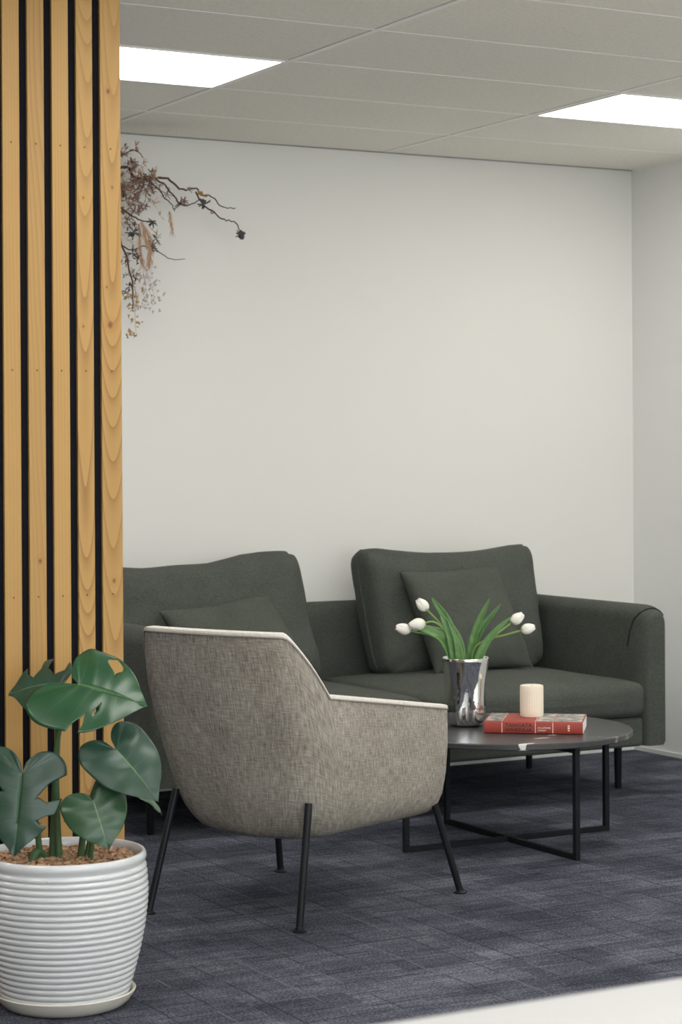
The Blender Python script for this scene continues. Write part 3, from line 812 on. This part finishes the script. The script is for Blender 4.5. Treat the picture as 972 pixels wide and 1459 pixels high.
# bark mulch
bark = NT('bark_mulch'); bv = bark.coords(); bark.col(bark.ramp(bark.noise(bv, 70, 5, .7), [(.3, (.14, .065, .033)), (.5, (.42, .25, .14)), (.72, (.68, .52, .36))])); bark.set(Roughness=.9); bark.bump(bark.noise(bv, 160, 4), .8, .006)
b = BM(); rows = []
for i in range(9):
    rr_ = .1735*i/8; rows.append([(rr_*cos(2*pi*k/40), rr_*sin(2*pi*k/40), .334+.006*mnoise.noise(Vector((rr_*30*cos(2*pi*k/40), rr_*30*sin(2*pi*k/40), 2)))-.004*(i == 8)) for k in range(40)])
grid(b, rows[1:], None, True)
for k in range(420):
    r0 = .165*sqrt(R.random()); a = R.random()*2*pi; c = Vector((r0*cos(a), r0*sin(a), .337+R.random()*.006))
    m4 = Matrix.Translation(c) @ Matrix.Rotation(R.random()*pi, 4, 'Z') @ Matrix.Rotation(R.uniform(-.6, .6), 4, 'X')
    l, w, h = R.uniform(.005, .012), R.uniform(.003, .006), R.uniform(.0015, .004)
    n0 = len(b.verts); box(b, -l, l, -w, w, -h, h); b.verts.ensure_lookup_table()
    for v in b.verts[n0:]: v.co = m4 @ (v.co*(1+R.uniform(-.2, .2)))
o = obj('bark_mulch', b, bark.m, plant, False); o['kind'] = 'stuff'

M['leaf_a'] = leaf_mat('monstera_leaf_green', (.012, .052, .022), (.020, .075, .030), (.10, .22, .08), (.05, .12, .05), .27)
M['leaf_b'] = leaf_mat('monstera_leaf_blue_green', (.014, .042, .027), (.022, .060, .038), (.09, .19, .08), (.04, .09, .05), .34)
M['leaf_c'] = leaf_mat('monstera_young_leaf', (.020, .060, .028), (.032, .085, .038), (.16, .28, .11), (.10, .18, .09), .33)
M['petiole'] = plain('monstera_petiole', (.055, .115, .045), .5, 0, .4, .25)

OUT = [(.0, 1.0), (.24, .86), (.62, .66), (.92, .36), (1.03, .02), (.96, -.30), (.70, -.47), (.36, -.45), (.10, -.26), (.0, 0)]
def monstera_leaf(base, tip, nrm, L, W, mat, slitsL=(), slitsR=(), fold=.25, droop=.35, curl=.3, lobeL=1.0, lobeR=1.0, wL=1.0, wR=1.0, wav=.002):
    """heart-shaped split leaf; base is where the petiole joins; slits are (s, start, gap[, end]) on either side, s running from the tip (0) round to the notch (1)"""
    base = Vector(base); y = Vector(tip).normalized(); n = Vector(nrm); n = (n-y*n.dot(y)).normalized(); x = y.cross(n).normalized()
    b = BM(); oc = catmull([(a, c, 0) for a, c in OUT], 12); NT_ = 16; NSG = 72
    def P3(s, t, sg):
        q = s*(len(oc)-1); i0 = min(int(q), len(oc)-2); o = oc[i0]+(oc[i0+1]-oc[i0])*(q-i0)
        lb, ww = (lobeR, wR) if sg > 0 else (lobeL, wL)
        ox, oy = max(0, o.x)*W*ww, (o.y if o.y > 0 else o.y*lb)*L
        root = L*.96*max(0, 1-s/.62)**.9
        k = t*(1+.12*(1-t))
        lx = ox*k; ly = root+(oy-root)*(t**1.15)
        z = fold*lx*.6 - curl*lx*lx/W - droop*(ly/L)**2*L*.5*(1 if ly > 0 else .8) + wav*sin(s*30+sg)*t
        return base + x*sg*lx + y*ly + n*z
    for sg, slits in ((1, slitsR), (-1, slitsL)):
        cuts = sorted(slits); edges = [0.0]+[c[0] for c in cuts]+[1.0]
        for i in range(len(edges)-1):
            a, c = edges[i], edges[i+1]; rows = []; uv = []
            k = max(6, int(NSG*(c-a)))
            lo = cuts[i-1] if i > 0 else None; hi = cuts[i] if i < len(cuts) else None
            def gap(cut, t):
                g = cut[2]*.5*smooth01(cut[1], min(1, cut[1]+.30), t)
                if len(cut) > 3: g *= 1-smooth01(cut[3]-.10, cut[3], t)
                return g
            for r_ in range(k+1):
                q = r_/k; row = []; ur = []
                for j in range(NT_+1):
                    t = j/NT_; s = a+(c-a)*q
                    if lo: s += gap(lo, t)*(1-q)
                    if hi: s -= gap(hi, t)*q
                    row.append(P3(s, t, sg)-Vector((PX, PY, 0))); ur.append((1-s, .5+.5*sg*t))
                rows.append(row[::-1] if sg > 0 else row); uv.append(ur[::-1] if sg > 0 else ur)
            grid(b, rows, uv)
    bmesh.ops.remove_doubles(b, verts=b.verts, dist=.00008)
    b.normal_update()
    me = bpy.data.meshes.new('leaf'); b.to_mesh(me); b.free()
    for p in me.polygons: p.use_smooth = True
    me.materials.append(mat); o = bpy.data.objects.new('leaf', me); COL.objects.link(o); o.parent = plant
    solidify(o, .0009); return o
def petiole(pts, r0, r1, sheath=None):
    o = Vector((PX, PY, 0)); c = catmull(pts, 8); n = len(c)
    b = BM(); tube(b, [p-o for p in c], [r0+(r1-r0)*(i/(n-1)) for i in range(n)], 10); return obj('petiole', b, M['petiole'], plant)
def W3(r, f, z): return Vector((PX, PY, 0))+RIGHT*r+FWD*f+UP*z      # right / away / height about the pot axis
# big upper leaf
monstera_leaf(W3(.043, -.06, .752), RIGHT*.96-FWD*.15-UP*.20, UP*.74-FWD*.67+RIGHT*.06, .166, .128, M['leaf_a'],
              slitsL=((.34, .42, .10, .92),), slitsR=((.36, .30, .05, .55), (.40, .55, .05)), fold=.16, droop=.30, curl=.22, lobeL=.42, lobeR=1.25, wL=.95, wR=1.0)
petiole([W3(-.012, .0, .33), W3(-.016, -.005, .45), W3(-.014, -.02, .60), W3(.012, -.045, .70), W3(.043, -.06, .751)], .0085, .0045)
# darker leaf turned away behind it
monstera_leaf(W3(-.012, .03, .742), RIGHT*-.92+UP*.02-FWD*.15, UP*.62-FWD*.50-RIGHT*.45, .120, .110, M['leaf_b'],
              slitsL=((.42, .30, .16),), slitsR=((.30, .30, .12), (.52, .25, .20)), fold=.25, droop=.55, curl=.30, lobeL=.6, lobeR=.5)
petiole([W3(-.030, .02, .33), W3(-.026, .02, .44), W3(-.018, .02, .60), W3(-.014, .025, .69), W3(-.012, .03, .741)], .010, .004)
# left leaf facing the room
monstera_leaf(W3(-.083, -.10, .552), -UP*.93-RIGHT*.07-FWD*.28, -FWD*.92+UP*.36+RIGHT*.05, .186, .098, M['leaf_b'],
              slitsR=((.44, .34, .11),), slitsL=((.42, .34, .10), (.27, .5, .05)), fold=.22, droop=.25, curl=.30, lobeL=.62, lobeR=.66)
petiole([W3(-.055, -.01, .33), W3(-.06, -.03, .42), W3(-.075, -.06, .50), W3(-.083, -.098, .551)], .008, .004)
# right leaf
monstera_leaf(W3(.132, -.09, .604), RIGHT*.66-UP*.62-FWD*.34, UP*.55-FWD*.78+RIGHT*.22, .152, .084, M['leaf_b'],
              fold=.40, droop=.40, curl=.34, lobeL=.72, lobeR=.80)
petiole([W3(.035, .01, .33), W3(.05, 0, .43), W3(.085, -.03, .53), W3(.132, -.09, .603)], .0085, .004)
# lower heart leaf
monstera_leaf(W3(.080, -.105, .490), RIGHT*.34-UP*.88-FWD*.30, -FWD*.86+UP*.46+RIGHT*.1, .116, .074, M['leaf_c'],
              fold=.20, droop=.30, curl=.30, lobeL=.55, lobeR=.55)
petiole([W3(.062, -.02, .33), W3(.07, -.04, .40), W3(.078, -.08, .46), W3(.080, -.105, .489)], .0065, .0035)
# narrow leaf seen nearly edge-on
monstera_leaf(W3(.146, -.02, .520), RIGHT*.78-UP*.56+FWD*.1, UP*.78+RIGHT*.50-FWD*.20, .115, .040, M['leaf_c'], fold=.5, droop=.3, curl=.2, lobeL=.3, lobeR=.3)
petiole([W3(.045, .03, .33), W3(.07, .03, .43), W3(.11, .01, .50), W3(.146, -.02, .520)], .006, .003)
petiole([W3(-.075, -.03, .33), W3(-.06, -.02, .36), W3(-.04, .0, .335)], .012, .008)

# ------------------------------------------------------------------ dried flower arrangement on the back wall
FY = 7.30
fl = thing('hanging_dried_flowers', 'dried flower and twig arrangement hanging on the back wall beside the slats', 'dried flowers', (3.02, YB, 2.25))
O = Vector((3.02, YB, 2.25))
twig = plain('dried_twig_brown', (.095, .060, .048), .85, 0, .15, .3)
rust = plain('dried_bloom_mauve', (.29, .195, .17), .9, 0, .1, .35, 0, 90)
tan = plain('dried_grass_tan', (.52, .35, .23), .9, 0, .1, .25, 0, 90)
dusk = plain('dried_bloom_slate', (.105, .11, .115), .85, 0, .15, .3)
ochre = plain('dried_bloom_ochre', (.42, .26, .10), .9, 0, .1, .2)
gyp = plain('dried_gypsophila_pink', (.50, .42, .40), .9, 0, .1, .15)
def W(x, z, y=FY): return Vector((x, y, z))-O
def twigs(name, pts, r0, r1, y=FY, jit=.006, mat=None):
    c = []
    base = [W(x, z, y-.05*i/max(1, len(pts)-1)) for i, (x, z) in enumerate(pts)]
    for i, p in enumerate(catmull(base, 4)): c.append(p+Vector((R.uniform(-jit, jit), R.uniform(-jit, jit), R.uniform(-jit, jit)))*(1 if i else 0))
    n = len(c); b = BM(); tube(b, c, [r0+(r1-r0)*i/(n-1) for i in range(n)], 6); return obj(name, b, mat or twig, fl)
hub = (3.02, 2.25)
b = BM(); lathe(b, [(0, 0), (.03, 0), (.034, .006), (.03, .012), (.008, .016), (.007, .15), (0, .15)], 18); 
for v in b.verts: v.co = Vector((v.co.x, -v.co.z, v.co.y))
obj('hook', b, M['black_metal'], fl)
twigs('branch', [hub, (3.08, 2.33), (3.121, 2.35), (3.142, 2.335), (3.16, 2.308), (3.22, 2.309), (3.257, 2.314), (3.287, 2.313), (3.324, 2.284), (3.36, 2.275), (3.397, 2.282), (3.416, 2.258), (3.459, 2.255), (3.49, 2.223), (3.522, 2.213), (3.556, 2.212)], .0065, .0016, FY, .003)
twigs('branch', [(3.397, 2.270), (3.428, 2.219), (3.465, 2.193), (3.503, 2.167), (3.54, 2.16), (3.559, 2.13), (3.574, 2.113)], .0034, .002, FY-.03, .003)
twigs('branch', [(3.16, 2.308), (3.208, 2.314), (3.25, 2.299), (3.281, 2.273), (3.311, 2.236), (3.332, 2.214), (3.36, 2.216), (3.397, 2.235), (3.422, 2.233)], .0042, .0018, FY-.02, .003)
twigs('branch', [(3.18, 2.31), (3.238, 2.265), (3.256, 2.233), (3.277, 2.212), (3.283, 2.184)], .003, .0016, FY-.04, .002)
twigs('branch', [(3.05, 2.36), (3.137, 2.409), (3.164, 2.403), (3.175, 2.381)], .003, .0015, FY, .002)
twigs('branch', [(3.03, 2.10), (3.134, 2.044), (3.188, 2.057), (3.243, 2.037), (3.291, 2.011), (3.343, 2.013)], .003, .0013, FY, .002)
twigs('branch', [(3.04, 2.24), (3.123, 2.176), (3.153, 2.155), (3.177, 2.145), (3.219, 2.147)], .004, .002, FY-.02, .002)
twigs('branch', [(3.02, 2.25), (3.06, 2.15), (3.10, 2.06), (3.125, 1.98), (3.132, 1.90), (3.128, 1.82)], .005, .002, FY, .004)
for k_ in range(5):
    a = R.uniform(.5, 1.0); twigs('branch', [hub, (3.0-.1*a, 2.3+.05*k_), (2.9-.1*a, 2.25+.1*(k_-2))], .004, .0015, FY, .004)
def petals(b, c, r, n, flat=.4, seed=0):
    rr_ = random.Random(seed); c = Vector(c)
    for k_ in range(n):
        d = Vector((rr_.gauss(0, 1), rr_.gauss(0, .7)-.3, rr_.gauss(0, 1))).normalized(); u, w = frame_of(d)
        L_ = r*rr_.uniform(.7, 1.1); hw_ = L_*flat*.5
        rows = [[c+d*L_*s+u*hw_*q*sin(pi*(.12+.80*s))+w*(abs(q)*.3+s*s*.35)*hw_ for q in (-1, 0, 1)] for s in (.1, .4, .7, 1)]
        grid(b, rows)
    return b
def bloom(name, x, z, r, n, mat, y=FY-.03, flat=.5):
    b = BM(); petals(b, W(x, z, y), r, n, flat, int(x*1e4+z*777)); 
    o = obj(name, b, mat, fl, 'all'); solidify(o, .0012); return o
bloom('dried_flower', 3.428, 2.222, .027, 11, dusk, FY-.04); bloom('dried_flower', 3.574, 2.113, .020, 26, dusk, FY-.05, .9)
bloom('dried_flower', 3.418, 2.256, .026, 12, ochre, FY-.04); bloom('dried_flower', 3.336, 2.218, .028, 13, rust, FY-.03); bloom('dried_flower', 3.350, 2.235, .018, 8, rust, FY-.03)
bloom('dried_flower', 3.213, 2.055, .030, 13, dusk); bloom('dried_flower', 3.167, 2.428, .024, 9, tan, FY, .35); bloom('dried_flower', 3.245, 2.335, .024, 9, tan, FY, .35)
bloom('dried_flower', 3.145, 2.105, .034, 11, dusk); bloom('dried_flower', 3.219, 2.147, .022, 10, dusk); bloom('dried_flower', 3.150, 2.03, .030, 10, dusk, FY, .4)
bloom('dried_flower', 3.245, 2.09, .034, 10, dusk, FY, .14); bloom('dried_flower', 3.29, 2.26, .028, 9, rust, FY, .3); bloom('dried_flower', 3.465, 2.19, .016, 7, ochre, FY-.03, .3)
bloom('dried_flower', 3.365, 2.272, .018, 7, rust, FY-.04, .4)
def cluster(name, spots, r, n, mat, flat, seed):
    b = BM(); rr_ = random.Random(seed)
    for (x, z, sp, cnt) in spots:
        for k_ in range(cnt):
            petals(b, W(x+rr_.gauss(0, sp), z+rr_.gauss(0, sp), FY+rr_.uniform(-.07, .06)), r*rr_.uniform(.6, 1.2), n, flat, rr_.randrange(99999))
    o = obj(name, b, mat, fl, 'all'); solidify(o, .001); o['kind'] = 'stuff'; return o
cluster('dried_foliage', [(3.14, 2.24, .03, 34), (3.185, 2.29, .024, 20), (3.215, 2.275, .02, 8), (3.175, 2.20, .016, 12), (3.26, 2.30, .02, 5), (3.13, 2.35, .02, 8), (3.12, 2.40, .02, 6), (3.02, 2.25, .06, 46), (2.93, 2.30, .03, 22), (2.96, 2.40, .03, 16), (2.95, 2.18, .03, 18)], .022, 5, rust, .42, 3)
cluster('dried_sprigs', [(3.14, 2.27, .03, 14), (3.19, 2.31, .03, 10), (3.21, 2.24, .03, 6), (3.15, 2.37, .03, 8), (3.13, 2.12, .03, 10), (3.0, 2.2, .06, 26), (2.92, 2.34, .04, 14), (3.0, 2.08, .04, 14)], .024, 5, tan, .18, 5)
cluster('dried_seed_heads', [(3.135, 2.0, .012, 12), (3.14, 1.95, .012, 12), (3.13, 1.90, .012, 12), (3.14, 2.16, .02, 8)], .016, 4, twig, .35, 8)
cluster('dried_gypsophila', [(3.19, 1.95, .022, 26), (3.225, 1.92, .020, 22), (3.20, 1.88, .022, 26), (3.23, 1.86, .018, 14), (3.195, 1.83, .018, 14)], .008, 5, gyp, .6, 11)
cluster('dried_sprays', [(3.15, 1.87, .012, 12), (3.155, 1.83, .011, 9), (3.15, 1.78, .010, 8), (3.14, 1.74, .010, 10)], .010, 5, ochre, .6, 12)
def plume(pts, y=FY-.04, n=90, L=.05, seed=1, sp=.24):
    rr_ = random.Random(seed); c = catmull([W(x, z, y) for x, z in pts], 8); b = BM()
    tube(b, c, .0014, 5)
    for k_ in range(n):
        i = rr_.randrange(0, len(c)-2); p = c[i]; d = (c[i+1]-c[i]).normalized()
        d = (d+Vector((rr_.gauss(0, sp), rr_.gauss(0, sp), rr_.gauss(0, .10)))).normalized(); l_ = L*rr_.uniform(.5, 1)
        tube(b, [p, p+d*l_*.6, p+d*l_+Vector((0, 0, -.004))], [.0011, .0008, .0002], 3, False)
    return obj('pampas_plume', b, tan, fl)
plume([(3.28, 2.189), (3.286, 2.151), (3.292, 2.105)], FY-.05, 70, .03, 2)
plume([(3.168, 2.145), (3.183, 2.09), (3.197, 2.035), (3.196, 1.985)], FY-.05, 150, .05, 3)
plume([(3.172, 2.145), (3.205, 2.097), (3.214, 2.059), (3.208, 2.02)], FY-.03, 90, .05, 4)
plume([(3.165, 2.14), (3.168, 2.09), (3.172, 2.03), (3.178, 2.0)], FY-.03, 90, .05, 5)
for q, (xa, xb) in enumerate(((3.18, 3.19), (3.19, 3.222), (3.185, 3.205), (3.19, 3.232))):
    twigs('flower_stem', [(3.15, 2.05), (xa, 1.98), (xb, 1.86)], .0011, .0006, FY, .002, gyp)
for q, (xa, xb, zb) in enumerate(((3.14, 3.155, 1.82), (3.14, 3.14, 1.73))):
    twigs('flower_stem', [(3.12, 2.02), (xa, 1.93), (xb, zb)], .0012, .0007, FY, .002, ochre)

# ------------------------------------------------------------------ white desk close to the camera
desk = thing('desk', 'white desk or counter edge at the bottom right corner, blurred in the foreground', 'desk', (1.0, 1.743, 0))
dm = plain('white_laminate', (.43, .435, .445), .45)
b = BM(); rbox(b, 2.4, .80, .03, .006, 4, 3); obj('desktop', b, dm, desk, True, (.4, -.402, .725))
for x in (-.72, 1.52):
    for y in (-.10, -.70):
        b = BM(); sq_tube(b, (x, y, 0), (x, y, .71), .045); obj('leg', b, dm, desk, False)

# ------------------------------------------------------------------ light, camera, view
w = bpy.data.worlds.new('world'); scn.world = w; w.use_nodes = True
bg = w.node_tree.nodes['Background']; bg.inputs[0].default_value = (.80, .90, 1.0, 1); bg.inputs[1].default_value = 1.0
for i, (x0, x1) in enumerate(WX):
    L = bpy.data.lights.new('window_daylight', 'AREA'); L.shape = 'RECTANGLE'; L.size = x1-x0-.1; L.size_y = 1.3; L.energy = 58; L.color = (.86, .93, 1.0)  # area lamp added in each assumed opening
    o = bpy.data.objects.new('window_daylight', L); COL.objects.link(o); o.location = ((x0+x1)/2, YF+.02, 1.55); o.rotation_euler = (rad(90), 0, 0)

cam = bpy.data.cameras.new('camera'); co = bpy.data.objects.new('camera', cam); COL.objects.link(co); scn.camera = co
cam.sensor_fit = 'AUTO'; cam.sensor_width = 36; cam.lens = 3037.1/1459*36
cam.shift_y = -(729.5-649.74)/1459
co.matrix_world = Matrix.Translation((0, 0, 1.274)) @ (Matrix.Rotation(-.5045, 4, 'Z') @ Matrix.Rotation(pi/2, 4, 'X') @ Matrix.Rotation(-.0059, 4, 'Z'))
cam.clip_start = .02
cam.dof.use_dof = True; cam.dof.focus_distance = 5.9; cam.dof.aperture_fstop = 7.1
scn.view_settings.view_transform = 'Standard'; scn.view_settings.look = 'None'; scn.view_settings.gamma = 1; scn.view_settings.exposure = 0.06
scn.view_settings.use_curve_mapping = False
scn.cycles.max_bounces = 12; scn.cycles.diffuse_bounces = 6; scn.cycles.use_denoising = True
